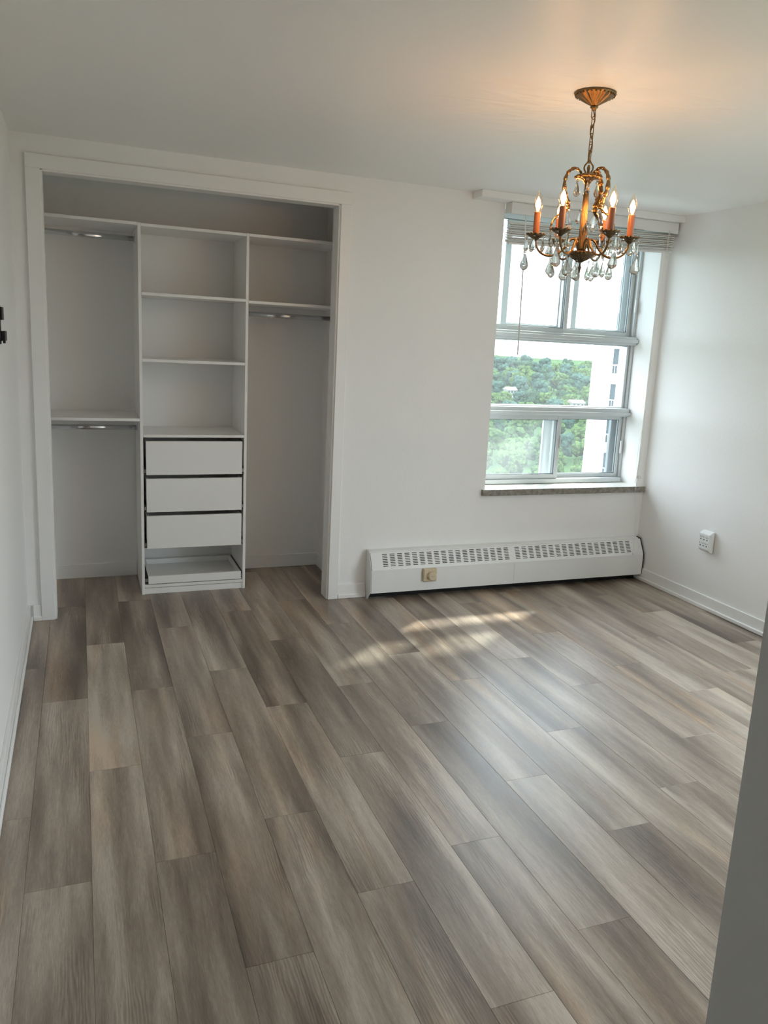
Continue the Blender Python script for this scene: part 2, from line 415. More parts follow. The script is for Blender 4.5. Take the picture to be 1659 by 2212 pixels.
# ---- ceiling and walls
struct(boxes('ceiling', [(-0.12, 4.06, -6.7, 0.32, ZC, ZC + 0.12), (-0.12, CR + 0.1, 0.32, 0.86, ZC, ZC + 0.12)], CEIL))
struct(box('wall_left', -0.12, 0.0, -6.6, 0.0, 0.0, ZC, PAINT))
struct(boxes('wall_right', [(XR, XR + 0.12, HY, W2[0], 0, ZC), (XR, XR + 0.12, W2[1], 0.0, 0, ZC), (XR, XR + 0.12, W2[0], W2[1], 0, W2[2]), (XR, XR + 0.12, W2[0], W2[1], W2[3], ZC)], PAINT))
wb = [(0.0, IL - 0.012, 0, 0.10, 0, ZC), (IL - 0.012, IR + 0.012, 0, 0.10, ZI + 0.012, ZC), (IR + 0.012, CR, 0, 0.10, 0, ZC), (CR, WX0, 0, 0.32, 0, ZC),
      (WX0, WX1, 0, 0.32, 0, WZ0 - 0.04), (WX0, WX1, 0, 0.32, WZ1, ZC), (WX1, XR + 0.12, 0, 0.32, 0, ZC)]
struct(boxes('wall_back', wb, PAINT))
struct(boxes('wall_front', [(HX, XR, HY - 0.12, HY, 0, ZC), (HX, HX + 0.12, -6.6, HY - 0.12, 0, ZC), (0.0, HX, -6.7, -6.6, 0, ZC)], PAINT))
struct(box('wall_closet_back', -0.12, CR + 0.1, CB, CB + 0.1, 0, ZC, PAINT_C))
struct(box('wall_closet_left', -0.12, CL, 0.10, CB, 0, ZC, PAINT_C))
struct(box('wall_closet_right', CR, CR + 0.1, 0.32, CB, 0, ZC, PAINT_C))

WALNUT = principled('added_walnut_door', (0.055, 0.036, 0.024), 0.45, var=0.25, vscale=5)
def added_hall_door(n, y0, y1, label):  # unseen dark doors, added to cut bounced light on the hall wall
    r = struct(thing('added_door_%d' % n, (0.02, (y0 + y1) / 2, 0), label, 'door'))
    box('slab', 0.0005, 0.03, y0, y1, 0.005, 2.05, WALNUT, r, 0.002)
    for z0_, z1_ in ((0.15, 0.95), (1.05, 1.92)): box('panel', 0.03, 0.036, y0 + .12, y1 - .12, z0_, z1_, WALNUT, r, 0.004)
    bm = bmesh.new(); add_lathe(bm, [(0, 0), (.02, 0), (.02, .008), (.009, .012), (.009, .035), (.024, .045), (.024, .06), (0, .066)], 20)
    bmesh.ops.rotate(bm, verts=bm.verts, cent=(0, 0, 0), matrix=Matrix.Rotation(PI / 2, 3, 'Y')); bmesh.ops.translate(bm, verts=bm.verts, vec=(0.03, y1 - .07, 1.0))
    obj('knob', bm, CHROME, r, smooth=True)
added_hall_door(1, -3.62, -2.80, 'dark walnut panel door added out of view to absorb light, beside the black wall hook')
added_hall_door(2, -5.35, -4.53, 'dark walnut panel door added out of view to absorb light, further along the hall')
# ---- closet casing (trim) : flat boards, jambs, stop
trim = struct(thing('trim_1', ((IL + IR) / 2, 0, 0), 'flat white casing boards and jambs framing the open closet', 'trim'))
box('casing_board', OL, IL - 0.003, -0.018, 0, 0, ZI + 0.003, TRIM, trim, 0.002)
box('casing_board', IR + 0.003, OR, -0.018, 0, 0, ZI + 0.003, TRIM, trim, 0.002)
box('casing_board', OL, OR, -0.018, 0, ZI + 0.003, ZO, TRIM, trim, 0.002)
box('jamb', IL - 0.012, IL + 0.006, -0.004, 0.104, 0, ZI, TRIM, trim, 0.001)
box('jamb', IR - 0.006, IR + 0.012, -0.004, 0.104, 0, ZI, TRIM, trim, 0.001)
box('head_jamb', IL + 0.006, IR - 0.006, -0.004, 0.104, ZI - 0.006, ZI + 0.012, TRIM, trim, 0.001)
struct(box('trim_2', 2.452, XR, -0.12, 0.0, WZ1, ZC, PAINT, None, 0.002), 'boxed bulkhead strip on the ceiling above the window blind', 'trim')

# ---- baseboards with a shoe moulding
def baseboard(name, segs, label):
    """segs: (x0,x1,y0,y1, nx, ny) wall line box; n = direction into the room"""
    r = struct(thing(name, ((segs[0][0] + segs[0][1]) / 2, (segs[0][2] + segs[0][3]) / 2, 0), label, 'baseboard'))
    for x0, x1, y0, y1, nx, ny, shoe in segs:
        t, h = 0.012, 0.088
        bx = [x0, x1, y0, y1]
        if nx > 0: bx[1] = x0 + t
        elif nx < 0: bx[0] = x1 - t
        elif ny > 0: bx[3] = y0 + t
        else: bx[2] = y1 - t
        box('board', bx[0], bx[1], bx[2], bx[3], 0.0, h, TRIM, r, 0.002)
        if shoe:
            b2 = list(bx); d = 0.011
            if nx > 0: b2[0] = bx[1]; b2[1] = bx[1] + d
            elif nx < 0: b2[1] = bx[0]; b2[0] = bx[0] - d
            elif ny > 0: b2[2] = bx[3]; b2[3] = bx[3] + d
            else: b2[3] = bx[2]; b2[2] = bx[2] - d
            box('shoe_moulding', b2[0], b2[1], b2[2], b2[3], 0.0, 0.026, TRIM, r, 0.0035)
    return r
baseboard('baseboard_left', [(0.0, 0.012, -2.79, 0.0, 1, 0, True), (0.0, 0.012, -4.52, -3.63, 1, 0, True)], 'long white baseboard with shoe moulding on the wall beside the closet')
baseboard('baseboard_right', [(XR - 0.012, XR, HY, -0.002, -1, 0, True)], 'white baseboard with shoe moulding below the outlet adapter')
baseboard('baseboard_back', [(0.024, OL, -0.012, 0.0, 0, -1, True), (OR, 1.886, -0.012, 0.0, 0, -1, True)], 'short white baseboard between closet casing and heater')
baseboard('baseboard_closet', [(CL, 0.594, CB - 0.012, CB, 0, -1, False), (1.204, CR, CB - 0.012, CB, 0, -1, False), (CR - 0.012, CR, 0.33, CB - 0.013, -1, 0, False)], 'plain white baseboard inside the closet')

# ------------------------------------------------------------------ window
win = struct(thing('window_1', (3.26, 0.2, WZ0), 'tall aluminium window with sliding sashes, a fixed middle pane and stone sill', 'window'))
def rect_frame(name, x0, x1, z0, z1, y0, y1, t, mat, parent, tb=None, tt=None):
    tb = tb or t; tt = tt or t
    return boxes(name, [(x0, x0 + t, y0, y1, z0, z1), (x1 - t, x1, y0, y1, z0, z1), (x0 + t, x1 - t, y0, y1, z0, z0 + tb), (x0 + t, x1 - t, y0, y1, z1 - tt, z1)], mat, parent, 0.0015)
G = 0.003
fr_ = rect_frame('frame', WX0, WX1, WZ0, WZ1, 0.185, 0.318, 0.020, ALU, win, tb=0.014)
box('transom', WX0 + 0.02, WX1 - 0.004, 0.150, 0.270, 1.612, 1.668, ALU, win, 0.003)
box('transom_lip', WX0 + 0.02, WX1 - 0.002, 0.135, 0.150, 1.628, 1.652, ALU, win, 0.002)
box('transom', WX0 + 0.02, WX1 - 0.004, 0.150, 0.270, 1.122, 1.178, ALU, win, 0.003)
box('transom_lip', WX0 + 0.02, WX1 - 0.002, 0.135, 0.150, 1.130, 1.152, ALU, win, 0.002)
box('track', WX0 + 0.02, WX1 - 0.02, 0.150, 0.318, WZ0 + 0.005, 0.690, ALU, win, 0.002)
def pane(x0, x1, z0, z1, y, mat, parent, name='pane'):
    return box(name, x0, x1, y - 0.002, y + 0.002, z0, z1, mat, parent)
def sash(x0, x1, z0, z1, y, t, label_mat=PANE, parent=win):
    s = rect_frame('sash', x0, x1, z0, z1, y - 0.013, y + 0.013, t, ALU, parent)
    pane(x0 + t - .004, x1 - t + .004, z0 + t - .004, z1 - t + .004, y, label_mat, s)
    # dark gasket around the glass
    tt = 0.004
    rect_frame('gasket', x0 + t, x1 - t, z0 + t, z1 - t, y - 0.006, y + 0.006, tt, ALUD, s)
    return s
# upper sliders (inner layer), the right one on the inner track
sash(WX0 + 0.02, 3.300, 1.668, WZ1 - 0.02, 0.205, 0.030)
sash(3.262, WX1 - 0.02, 1.668, WZ1 - 0.02, 0.232, 0.030)
# upper storm layer, stiles offset
sash(2.835, 3.318, 1.668, WZ1 - 0.02, 0.275, 0.044)
sash(3.388, WX1 - 0.02, 1.668, WZ1 - 0.02, 0.302, 0.040)
# fixed middle pane
mid = rect_frame('middle_frame', WX0 + 0.02, WX1 - 0.02, 1.178, 1.612, 0.200, 0.26, 0.022, ALU, win, tb=0.006, tt=0.010)
pane(WX0 + 0.04, WX1 - 0.04, 1.182, 1.604, 0.230, PANE, mid)
# lower sliders
lo = sash(WX0 + 0.02, 3.308, 0.690, 1.122, 0.178, 0.030, PANE_S)
sash(3.270, WX1 - 0.02, 0.690, 1.122, 0.212, 0.026)
box('outer_stile', 3.228, 3.302, 0.262, 0.282, 0.690, 1.122, ALU, win, 0.003)
box('outer_stile', 3.785, 3.830, 0.262, 0.292, 0.690, 1.122, ALUD, win, 0.003)
for z0, z1 in ((1.83, 1.92), (0.86, 0.95)):
    box('pull_handle', WX1 - 0.032, WX1 - 0.020, 0.172, 0.186, z0, z1, PLAST, win, 0.003)
box('latch', 3.300, 3.312, 0.158, 0.166, 0.90, 0.99, ALU, win, 0.002)
# sill : painted top, worn stone edge
bm = bmesh.new(); add_box(bm, 2.648, XR, -0.026, 0.0, 0.618, WZ0 + 0.003); add_box(bm, WX0, WX1, 0.0, 0.2, WZ0 - 0.04, WZ0 + 0.003)
for f in bm.faces:
    f.material_index = 0 if f.normal.z > 0.5 else 1
bmesh.ops.recalc_face_normals(bm, faces=bm.faces)
for f in bm.faces: f.material_index = 0 if f.normal.z > 0.5 else 1
sill = obj('sill', bm, [STONE_T, STONE], win); sill['label'] = 'stone sill with white painted top and worn grey edge'

# unseen window added as extra daylight, in the right wall nearer the hall
win2 = struct(thing('added_window', (XR + 0.06, (W2[0] + W2[1]) / 2, W2[2]), 'wide full-height aluminium window, added unseen to light the room, in the wall beside the outlet adapter', 'window'))
ym = (W2[0] + W2[1]) / 2
for ya_, yb2 in ((W2[0], W2[0] + .03), (W2[1] - .03, W2[1]), (ym - .02, ym + .02)): box('stile', XR + .03, XR + .09, ya_, yb2, W2[2] + .03, W2[3] - .03, ALU, win2, 0.002)
for za_, zb_ in ((W2[2], W2[2] + .03), (W2[3] - .03, W2[3])): box('rail', XR + .03, XR + .09, W2[0], W2[1], za_, zb_, ALU, win2, 0.002)
for ya_, yb2 in ((W2[0] + .03, ym - .02), (ym + .02, W2[1] - .03)): box('pane', XR + .058, XR + .062, ya_, yb2, W2[2] + .03, W2[3] - .03, PANE, win2)
# ------------------------------------------------------------------ closet organizer
YF = 0.312
org = thing('closet_organizer', (0.9, 0.53, 0), 'white melamine closet organizer with centre drawer tower, side shelves and hanging rods', 'closet organizer')
T0, T1, P = 0.596, 1.205, 0.016
def shelf(x0, x1, ztop, th=0.016, name='shelf', y0=YF):
    return box(name, x0 + .0008, x1 - .0008, y0, CB - 0.002, ztop - th, ztop, MELA, org, 0.0008)
for x in (T0, T1 - P):
    box('side_panel', x, x + P, YF, CB - 0.014, 0.0, 2.118, MELA, org, 0.0008)
for z in (2.117, 1.752, 1.387, 0.958): shelf(T0 + P, T1 - P, z)
shelf(T0 + P, T1 - P, 0.058, 0.018, y0=YF + 0.004)
box('kick_plate', T0 + P, T1 - P, YF + 0.008, YF + 0.024, 0.0, 0.036, MELA, org, 0.0008)
shelf(CL, T0, 2.120); shelf(CL, T0, 1.050)
shelf(T1, CR, 2.117); shelf(T1, CR, 1.745)
def rod(x0, x1, z):
    """flat oval chrome rail with an end socket at each side"""
    yc = 0.545; path = [(x0 + .004, yc, z), (x1 - .004, yc, z)]
    bm = bmesh.new(); add_tube(bm, path, 0.0145, 16, flat=0.55, side=(0, 0, 1))
    r = obj('hanging_rod', bm, CHROME, org, smooth=True)
    for xa in (x0 + .0005, x1 - .0065):
        bm = bmesh.new(); add_box(bm, xa, xa + .006, yc - .011, yc + .011, z - .021, z + .026, 0.001)
        obj('rod_socket', bm, CHROME, r)
    return r
rod(CL, T0, 2.052); rod(CL, T0, 0.972); rod(T1, CR, 1.674)
def drawer(z0, z1, x0, x1, yfr, name, inner=None):
    yb = yfr + 0.40; t = 0.014
    hs = z1 if inner is None else inner
    d = boxes(name, [(x0, x1, yfr, yfr + 0.016, z0, z1)], MELA, org, 0.0008)
    def part(n, *b, m=MELA):
        bm = bmesh.new(); add_box(bm, *b, bev=0.0006); return obj(n, bm, m, d)
    part('drawer_side', x0, x0 + t, yfr + 0.0165, yb, z0 + 0.004, hs - .003); part('drawer_side', x1 - t, x1, yfr + 0.0165, yb, z0 + 0.004, hs - .003)
    part('drawer_back', x0 + t, x1 - t, yb - t, yb, z0 + 0.004, hs - .003)
    part('drawer_bottom', x0 + t, x1 - t, yfr + 0.0165, yb - t, z0 + 0.006, z0 + 0.014)
    for xa, xb in ((T0 + P + .0005, x0 - .0005), (x1 + .0005, T1 - P - .0005)):
        zz = min(z0 + 0.045, z1 - .002)
        part('slide', xa, xb, yfr + 0.010, yb, z0 + 0.004, zz, m=DARKRAIL)
        part('slide_clip', xa + .003, xb - .002, yfr + 0.004, yfr + 0.010, z0 + 0.012, zz - .012, m=CHROME)
    return d
for z0, z1 in ((0.723, 0.921), (0.502, 0.701), (0.282, 0.479)):
    drawer(z0, z1, 0.627, 1.178, YF - 0.004, 'drawer')
drawer(0.064, 0.112, 0.632, 1.180, YF - 0.002, 'pull_out_tray')

# ------------------------------------------------------------------ baseboard heater
h0, h1 = 1.890, 3.902
heater = thing('baseboard_heater', ((h0 + h1) / 2, -0.05, 0), 'long white metal baseboard heater with slotted sloping top under the window', 'heater')
YB, YFH = -0.002, -0.100
# sloping grille (real slots) between (y=-0.045,z=.287) and (y=-.100,z=.192)
A_, B_ = Vector((0, -0.046, 0.290)), Vector((0, YFH, 0.190))
def slope(u, v): p_ = A_.lerp(B_, v); return (u, p_.y, p_.z)
cols = []
for s0, s1 in ((1.968, 2.858), (2.890, 3.818)):
    n = 18; pitch = (s1 - s0) / n
    for i in range(n): cols.append((s0 + i * pitch, s0 + i * pitch + pitch * 0.66))
NS = 8; v0, v1 = 0.12, 0.86; sp = (v1 - v0) / NS
us = [h0 + 0.004]
for a, b in cols: us += [a, b]
us.append(h1 - 0.004)
vsl = [0.0]
for i in range(NS): vsl += [v0 + i * sp, v0 + i * sp + sp * 0.42]
vsl.append(1.0)
bm = bmesh.new(); nrm = Vector((0, (B_ - A_).z, -(B_ - A_).y)).normalized()
if nrm.y > 0: nrm = -nrm
V = [[bm.verts.new(slope(u, v)) for v in vsl] for u in us]
for i in range(len(us) - 1):
    for j in range(len(vsl) - 1):
        if i % 2 == 1 and j % 2 == 1: continue
        bm.faces.new((V[i][j], V[i + 1][j], V[i + 1][j + 1], V[i][j + 1]))
g = obj('slotted_grille', bm, HEAT, heater)
sm = g.modifiers.new('thickness', 'SOLIDIFY'); sm.thickness = 0.0012; sm.offset = 0
bm = bmesh.new(); add_prism(bm, [(YB, 0.300), (YB, 0.289), (-0.046, 0.287), (-0.050, 0.292), (-0.046, 0.297)], h0, h1 - 0.02)
obj('top_ledge', bm, HEAT, heater)
xm = 2.876
for xa, xb in ((h0 + .003, xm - .0006), (xm + .0006, h1 - 0.004)):
    box('front_panel', xa, xb, YFH, YFH + 0.0015, 0.046, 0.190, HEAT, heater)
    box('bottom_hem', xa, xb, YFH + 0.0015, YFH + 0.008, 0.046, 0.049, HEAT, heater)
bm = bmesh.new(); add_prism(bm, [(YB, 0.299), (YB, 0.0), (-0.050, 0.0), (-0.097, 0.048), (YFH - .002, 0.048), (YFH - .002, 0.19), (-0.048, 0.293)], h0 - 0.003, h0)
obj('end_cap', bm, HEAT, heater)
bm = bmesh.new(); add_prism(bm, [(YB, 0.299), (YB, 0.05), (YFH - .002, 0.048), (YFH - .002, 0.19), (-0.048, 0.293)], h1 + 0.001, XR - 0.0125)
obj('end_gasket', bm, BLACK, heater)
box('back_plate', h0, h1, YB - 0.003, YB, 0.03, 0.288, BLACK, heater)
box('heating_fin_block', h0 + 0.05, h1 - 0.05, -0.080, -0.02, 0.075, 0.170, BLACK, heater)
box('floor_shadow_strip', h0 + .004, h1, -0.030, YB, 0.001, 0.030, BLACK, heater)  # black strip put in as the shade of the gap under the heater
th = box('thermostat', 2.226, 2.315, YFH - 0.022, YFH - 0.0003, 0.104, 0.188, BEIGE, heater, 0.004); th['label'] = 'beige square thermostat'
kc = Vector((2.279, YFH - 0.022, 0.142))
bm = bmesh.new(); add_lathe(bm, [(0.0, 0.0), (0.029, 0.0), (0.027, 0.016), (0.022, 0.020), (0.0, 0.020)], 48, flute=24, amp=[0, 0.03, 0.03, 0.0, 0])
bmesh.ops.rotate(bm, verts=bm.verts, cent=(0, 0, 0), matrix=Matrix.Rotation(PI / 2, 3, 'X')); bmesh.ops.translate(bm, verts=bm.verts, vec=kc)
obj('knob', bm, BEIGE, th)
box('dial_mark', kc.x - .010, kc.x + .010, kc.y - .0208, kc.y - .0200, kc.z - .001, kc.z + .001, BEIGED, th)
for i in range(5):
    a = PI * (0.15 + 0.175 * i); px, pz = kc.x + .037 * math.cos(a) * .95, kc.z + .036 * math.sin(a)
    if px < 2.312 and pz < 0.186: box('scale_mark', px - .002, px + .002, YFH - .0226, YFH - .0221, pz - .0012, pz + .0012, BEIGED, th)

# ------------------------------------------------------------------ outlet adapter on the right wall
oa = thing('outlet_adapter', (XR, -0.685, 0.37), 'white six-socket plug-in outlet adapter on the wall beside the heater', 'outlet adapter')
ya, yb_ = -0.733, -0.643
def add_prism_y(bm, pts, y0, y1):
    a = [bm.verts.new((x, y0, z)) for x, z in pts]; b = [bm.verts.new((x, y1, z)) for x, z in pts]; n = len(pts)
    bm.faces.new(a); bm.faces.new(list(reversed(b)))
    for i in range(n): bm.faces.new((a[i], a[(i + 1) % n], b[(i + 1) % n], b[i]))
bm = bmesh.new(); add_prism_y(bm, [(XR - .004, 0.500), (XR - .004, 0.366), (XR - .020, 0.366), (XR - .046, 0.386), (XR - .046, 0.482), (XR - .012, 0.500)], ya, yb_)
bmesh.ops.bevel(bm, geom=list(bm.edges), offset=0.0022, segments=2, affect='EDGES')
obj('housing', bm, PLAST, oa)
box('wall_plate', XR - .0042, XR - .0002, ya + .006, yb_ - .006, 0.372, 0.494, BLKMET, oa)
for r_ in range(2):
    for c_ in range(3):
        yy = -0.662 - 0.0265 * c_; zz = 0.446 - 0.0395 * r_
        bm = bmesh.new(); xf = XR - .0464
        add_box(bm, xf - .0002, xf + .001, yy - .0040, yy + .0040, zz - .003, zz + .004)
        add_box(bm, xf - .0002, xf + .001, yy - .0072, yy - .0052, zz + .011, zz + .020)
        add_box(bm, xf - .0002, xf + .001, yy + .0052, yy + .0072, zz + .011, zz + .021)
        obj('socket', bm, BLACK, oa)

# ------------------------------------------------------------------ black hook on the left wall
hk = thing('wall_hook', (0, -0.90, 1.47), 'small black metal hook on the plain wall beside the closet', 'hook')
box('plate', 0.0003, 0.005, -0.96, -0.915, 1.47, 1.62, BLKMET, hk, 0.001)
box('prong', 0.005, 0.013, -0.945, -0.872, 1.562, 1.612, BLKMET, hk, 0.002)
box('prong', 0.005, 0.020, -0.945, -0.858, 1.482, 1.520, BLKMET, hk, 0.002)
box('prong_tip', 0.008, 0.016, -0.90, -0.868, 1.472, 1.482, BLKMET, hk, 0.001)

# ------------------------------------------------------------------ window blind
bl = thing('window_blind', (3.29, -0.05, 2.15), 'raised white slatted blind gathered crookedly below its valance at the window top', 'blind')
box('head_rail', 2.69, 3.89, -0.064, -0.012, 2.352, 2.398, VALM, bl, 0.002)
box('valance', 2.672, 3.902, -0.082, -0.070, 2.333, 2.399, VALM, bl, 0.002)
box('valance_return', 2.672, 2.684, -0.0695, -0.002, 2.340, 2.399, VALM, bl, 0.002)
NSL = 10
for i in range(NSL):
    last = i == NSL - 1
    f = i / (NSL - 1)
    zl = 2.288 - 0.120 * f + random.uniform(-.002, .002); zr = 2.330 - 0.108 * f + random.uniform(-.002, .002)
    xa, xb = 2.676 + random.uniform(-.004, .012) - .010 * f, 3.894 - .020 * f + random.uniform(-.006, .004)
    tilt = random.uniform(0.24, 0.46); dep = 0.025; yc = -0.038 + random.uniform(-.006, .006)
    th_ = 0.012 if last else 0.0032
    bm = bmesh.new()
    pts = []
    for s_ in (-1, -.5, 0, .5, 1):
        pts.append((s_ * dep, -s_ * dep * math.tan(tilt) * -1 + 0.002 * (1 - s_ * s_)))
    top = [(y, z + th_) for y, z in pts]; outl = pts + list(reversed(top))
    add_prism(bm, outl, xa, xb)
    for v in bm.verts:
        q = (v.co.x - xa) / (xb - xa); v.co.y += yc; v.co.z += zl + (zr - zl) * q - 0.003 * math.sin(PI * q)
    obj('bottom_rail' if last else 'slat', bm, VALM if last else SLAT, bl)
for x in (2.80, 3.30, 3.80):
    z_ = 2.16 + (2.22 - 2.16) * (x - 2.67) / 1.22
    tube('ladder_cord', [(x, -0.067, 2.352), (x, -0.068, z_ + .06), (x + .003, -0.067, z_)], 0.0009, CORD, bl, 6)
    tube('cord_loop', spline([(x + .01, -.068, z_ + .10), (x + .03, -.072, z_ + .07), (x + .012, -.073, z_ + .045), (x - .01, -.072, z_ + .075), (x + .02, -.072, z_ + .09)], 6), 0.0008, CORD, bl, 5)
tube('tilt_wand', [(2.765, -0.088, 2.334), (2.772, -0.089, 2.2), (2.782, -0.090, 1.515)], [0.0035, 0.0045, 0.0045], VALM, bl, 8)
tube('lift_cord', spline([(3.822, -.088, 2.345), (3.821, -.080, 2.17), (3.812, -.060, 1.757), (3.815, -.05, 1.2), (3.818, -.048, 0.954), (3.812, -.046, 0.735)], 6), 0.0016, CORD, bl, 6)
tube('lift_cord', spline([(3.829, -.088, 2.345), (3.828, -.080, 2.17), (3.818, -.062, 1.757), (3.820, -.052, 1.2), (3.824, -.050, 0.954), (3.813, -.048, 0.735)], 6), 0.0013, CORD, bl, 6)
tube('lift_cord', spline([(3.812, -.046, 1.05), (3.802, -.044, 0.93), (3.803, -.044, 0.83), (3.812, -.047, 0.735)], 6), 0.0008, CORD, bl, 5)
bm = bmesh.new()
add_tube(bm, spline([(3.808, -.048, .742), (3.818, -.060, .733), (3.812, -.055, .722), (3.806, -.050, .733), (3.815, -.056, .740)], 6), 0.0026, 6)
add_tube(bm, spline([(3.812, -.050, .733), (3.826, -.058, .738), (3.836, -.060, .726), (3.826, -.058, .722), (3.814, -.052, .732)], 6), 0.0028, 6)
add_tube(bm, spline([(3.812, -.050, .733), (3.800, -.052, .712), (3.797, -.052, .690)], 5), 0.002, 6)
add_tube(bm, spline([(3.812, -.050, .733), (3.822, -.054, .715), (3.826, -.056, .705)], 5), 0.002, 6)
obj('cord_knot', bm, CORD, bl, smooth=True)
tube('lift_cord', spline([(3.812, -.048, .735), (3.809, -.055, .62), (3.806, -.09, .45), (3.800, -.112, .30), (3.794, -.122, .215)], 6), 0.0008, CORD, bl, 5)
bm = bmesh.new(); add_lathe(bm, [(0, .016), (.003, .014), (.006, 0), (.0055, -.008), (0, -.009)], 10, (3.793, -.124, .208)); obj('cord_tassel', bm, PLAST, bl, smooth=True)

# ------------------------------------------------------------------ chandelier
CX, CY = 1.966, -1.930
ch = thing('chandelier', (CX, CY, ZC), 'antique brass chandelier with six candle bulbs and hanging crystal drops', 'chandelier')
def pol(r, a, z): return Vector((CX + r * math.cos(a), CY + r * math.sin(a), z))
# canopy : fluted, petal edged
prof = [(0.0, 0.0), (0.070, 0.0), (0.0725, -0.003), (0.068, -0.008), (0.062, -0.011), (0.052, -0.017), (0.040, -0.024), (0.026, -0.032), (0.015, -0.039), (0.013, -0.042), (0.0, -0.042)]
bm = bmesh.new(); add_lathe(bm, [(r, z) for r, z in prof], 96, (CX, CY, ZC - .0004), flute=14, amp=[0, 0, .012, .03, .04, .06, .08, .08, .03, 0, 0], zamp=[0, 0, 0, .0012, .0030, .0036, .0034, .0024, .0006, 0, 0])
cn = obj('canopy', bm, BRASS, ch, smooth=True)
bm = bmesh.new()
for i in range(28):
    a = 2 * PI * (i + .5) / 28; bmesh.ops.create_icosphere(bm, subdivisions=1, radius=0.0036, matrix=Matrix.Translation((CX + .0665 * math.cos(a), CY + .0665 * math.sin(a), ZC - .0095)))
obj('bead_rim', bm, BRASSD, cn, smooth=True)
bm = bmesh.new(); add_lathe(bm, [(0, 0), (.012, 0), (.014, -.004), (.009, -.008), (.006, -.014), (0, -.014)], 20, (CX, CY, ZC - .0424)); obj('canopy_collar', bm, BRASS, ch, smooth=True)
# chain
def link_path(L_, w_, n=20):
    P = []
    for k in range(n):
        a = 2 * PI * k / n; x = w_ * math.cos(a); z = (L_ - w_) * (1 if math.sin(a) > 0 else -1) * (1 if abs(math.sin(a)) > 1e-6 else 0) + w_ * math.sin(a)
        P.append((x, 0, z))
    return P
bm = add_tube(bmesh.new(), link_path(0.0185, 0.0078), 0.0016, 8, closed=True)
lk = obj('chain_link', bm, BRASS, ch, smooth=True, world=False)
zt = 2.374; NL = 6; pitch_ = (zt - 2.236) / (NL - 1)
lk.location = (0, 0, zt - ZC)
for i in range(1, NL): copy_of(lk, ch, (0.0008 * math.sin(i * 2.1), 0, zt - ZC - pitch_ * i), rz=(PI / 2 if i % 2 else 0.25))
tube('lamp_cord', spline([(CX, CY, 2.384), (CX + .006, CY - .002, 2.35), (CX - .004, CY + .003, 2.315), (CX + .006, CY, 2.28), (CX - .002, CY, 2.24), (CX, CY, 2.21)], 8), 0.0022, BRASSD, ch, 8)
# crown loop at the top of the body : two side horns + stem
bm = bmesh.new()
for s_ in (-1, 1):
    a = PI / 2 * 0 + 2.6
    dx_, dy_ = math.cos(a) * s_, math.sin(a) * s_
    add_tube(bm, spline([(CX + dx_ * r, CY + dy_ * r, z) for r, z in ((.002, 2.222), (.007, 2.212), (.014, 2.203), (.015, 2.192), (.010, 2.182), (.013, 2.176))], 6), 0.0028, 8)
add_lathe(bm, [(0, 2.207), (.004, 2.205), (.006, 2.195), (.0045, 2.185), (.007, 2.176), (.0, 2.174)], 14, (CX, CY, 0))
obj('crown_loop', bm, BRASS, ch, smooth=True)
bm = bmesh.new(); add_lathe(bm, [(0, 2.178), (.010, 2.177), (.030, 2.174), (.043, 2.168), (.044, 2.162), (.036, 2.158), (.022, 2.156), (.014, 2.150), (.010, 2.142), (0, 2.142)], 72, (CX, CY, 0), flute=12, amp=[0, 0, .05, .09, .09, .07, .05, .03, 0, 0])
obj('crown_disc', bm, BRASS, ch, smooth=True)
bm = bmesh.new(); add_lathe(bm, [(0, 2.143), (.0085, 2.142), (.0085, 2.125), (.0072, 2.120), (.0085, 2.112), (.0100, 2.05), (.0115, 1.96), (.013, 1.925), (.016, 1.915), (0, 1.914)], 40, (CX, CY, 0), flute=10, amp=[0, 0, 0, 0, .10, .12, .12, .06, 0, 0])
obj('column', bm, BRASS, ch, smooth=True)
bm = bmesh.new(); add_lathe(bm, [(0, 1.916), (.030, 1.914), (.049, 1.910), (.051, 1.906), (.044, 1.898), (.030, 1.888), (.014, 1.880), (.006, 1.874), (0, 1.873)], 96, (CX, CY, 0), flute=20, amp=[0, .02, .03, .05, .06, .06, .04, 0, 0], zamp=[0, 0, .0005, .001, .0022, .0024, .0015, 0, 0])
obj('bowl', bm, BRASSD, ch, smooth=True)
bm = bmesh.new(); add_lathe(bm, [(0, 1.8735), (.004, 1.872), (.0025, 1.866), (.006, 1.858), (.004, 1.848), (0, 1.834)], 12, (CX, CY, 0)); obj('finial', bm, BRASSD, ch, smooth=True)
# leaf scrolls
def scroll(a):
    ca, sa = math.cos(a), math.sin(a)
    pts = [(.018, 2.168), (.032, 2.186), (.050, 2.192), (.070, 2.178), (.080, 2.150), (.078, 2.115), (.066, 2.085), (.060, 2.060), (.074, 2.042), (.096, 2.030), (.112, 2.008), (.118, 1.984), (.112, 1.972)]
    P = spline([(CX + r * ca, CY + r * sa, z) for r, z in pts], 8); N = len(P); rad = []
    for i in range(N):
        t = i / (N - 1); rad.append((0.0055 + 0.0075 * math.sin(PI * min(1, t * 1.05)) ** 0.8) * (0.68 + 0.50 * ((t * 15) % 1.0)) * (0.75 if t > .6 else 1))
    rad[0] = .003; rad[-1] = .003
    return tube('leaf_scroll', P, rad, BRASS, ch, 8, flat=0.55)
for d_ in (160, 300, 20): scroll(math.radians(d_))
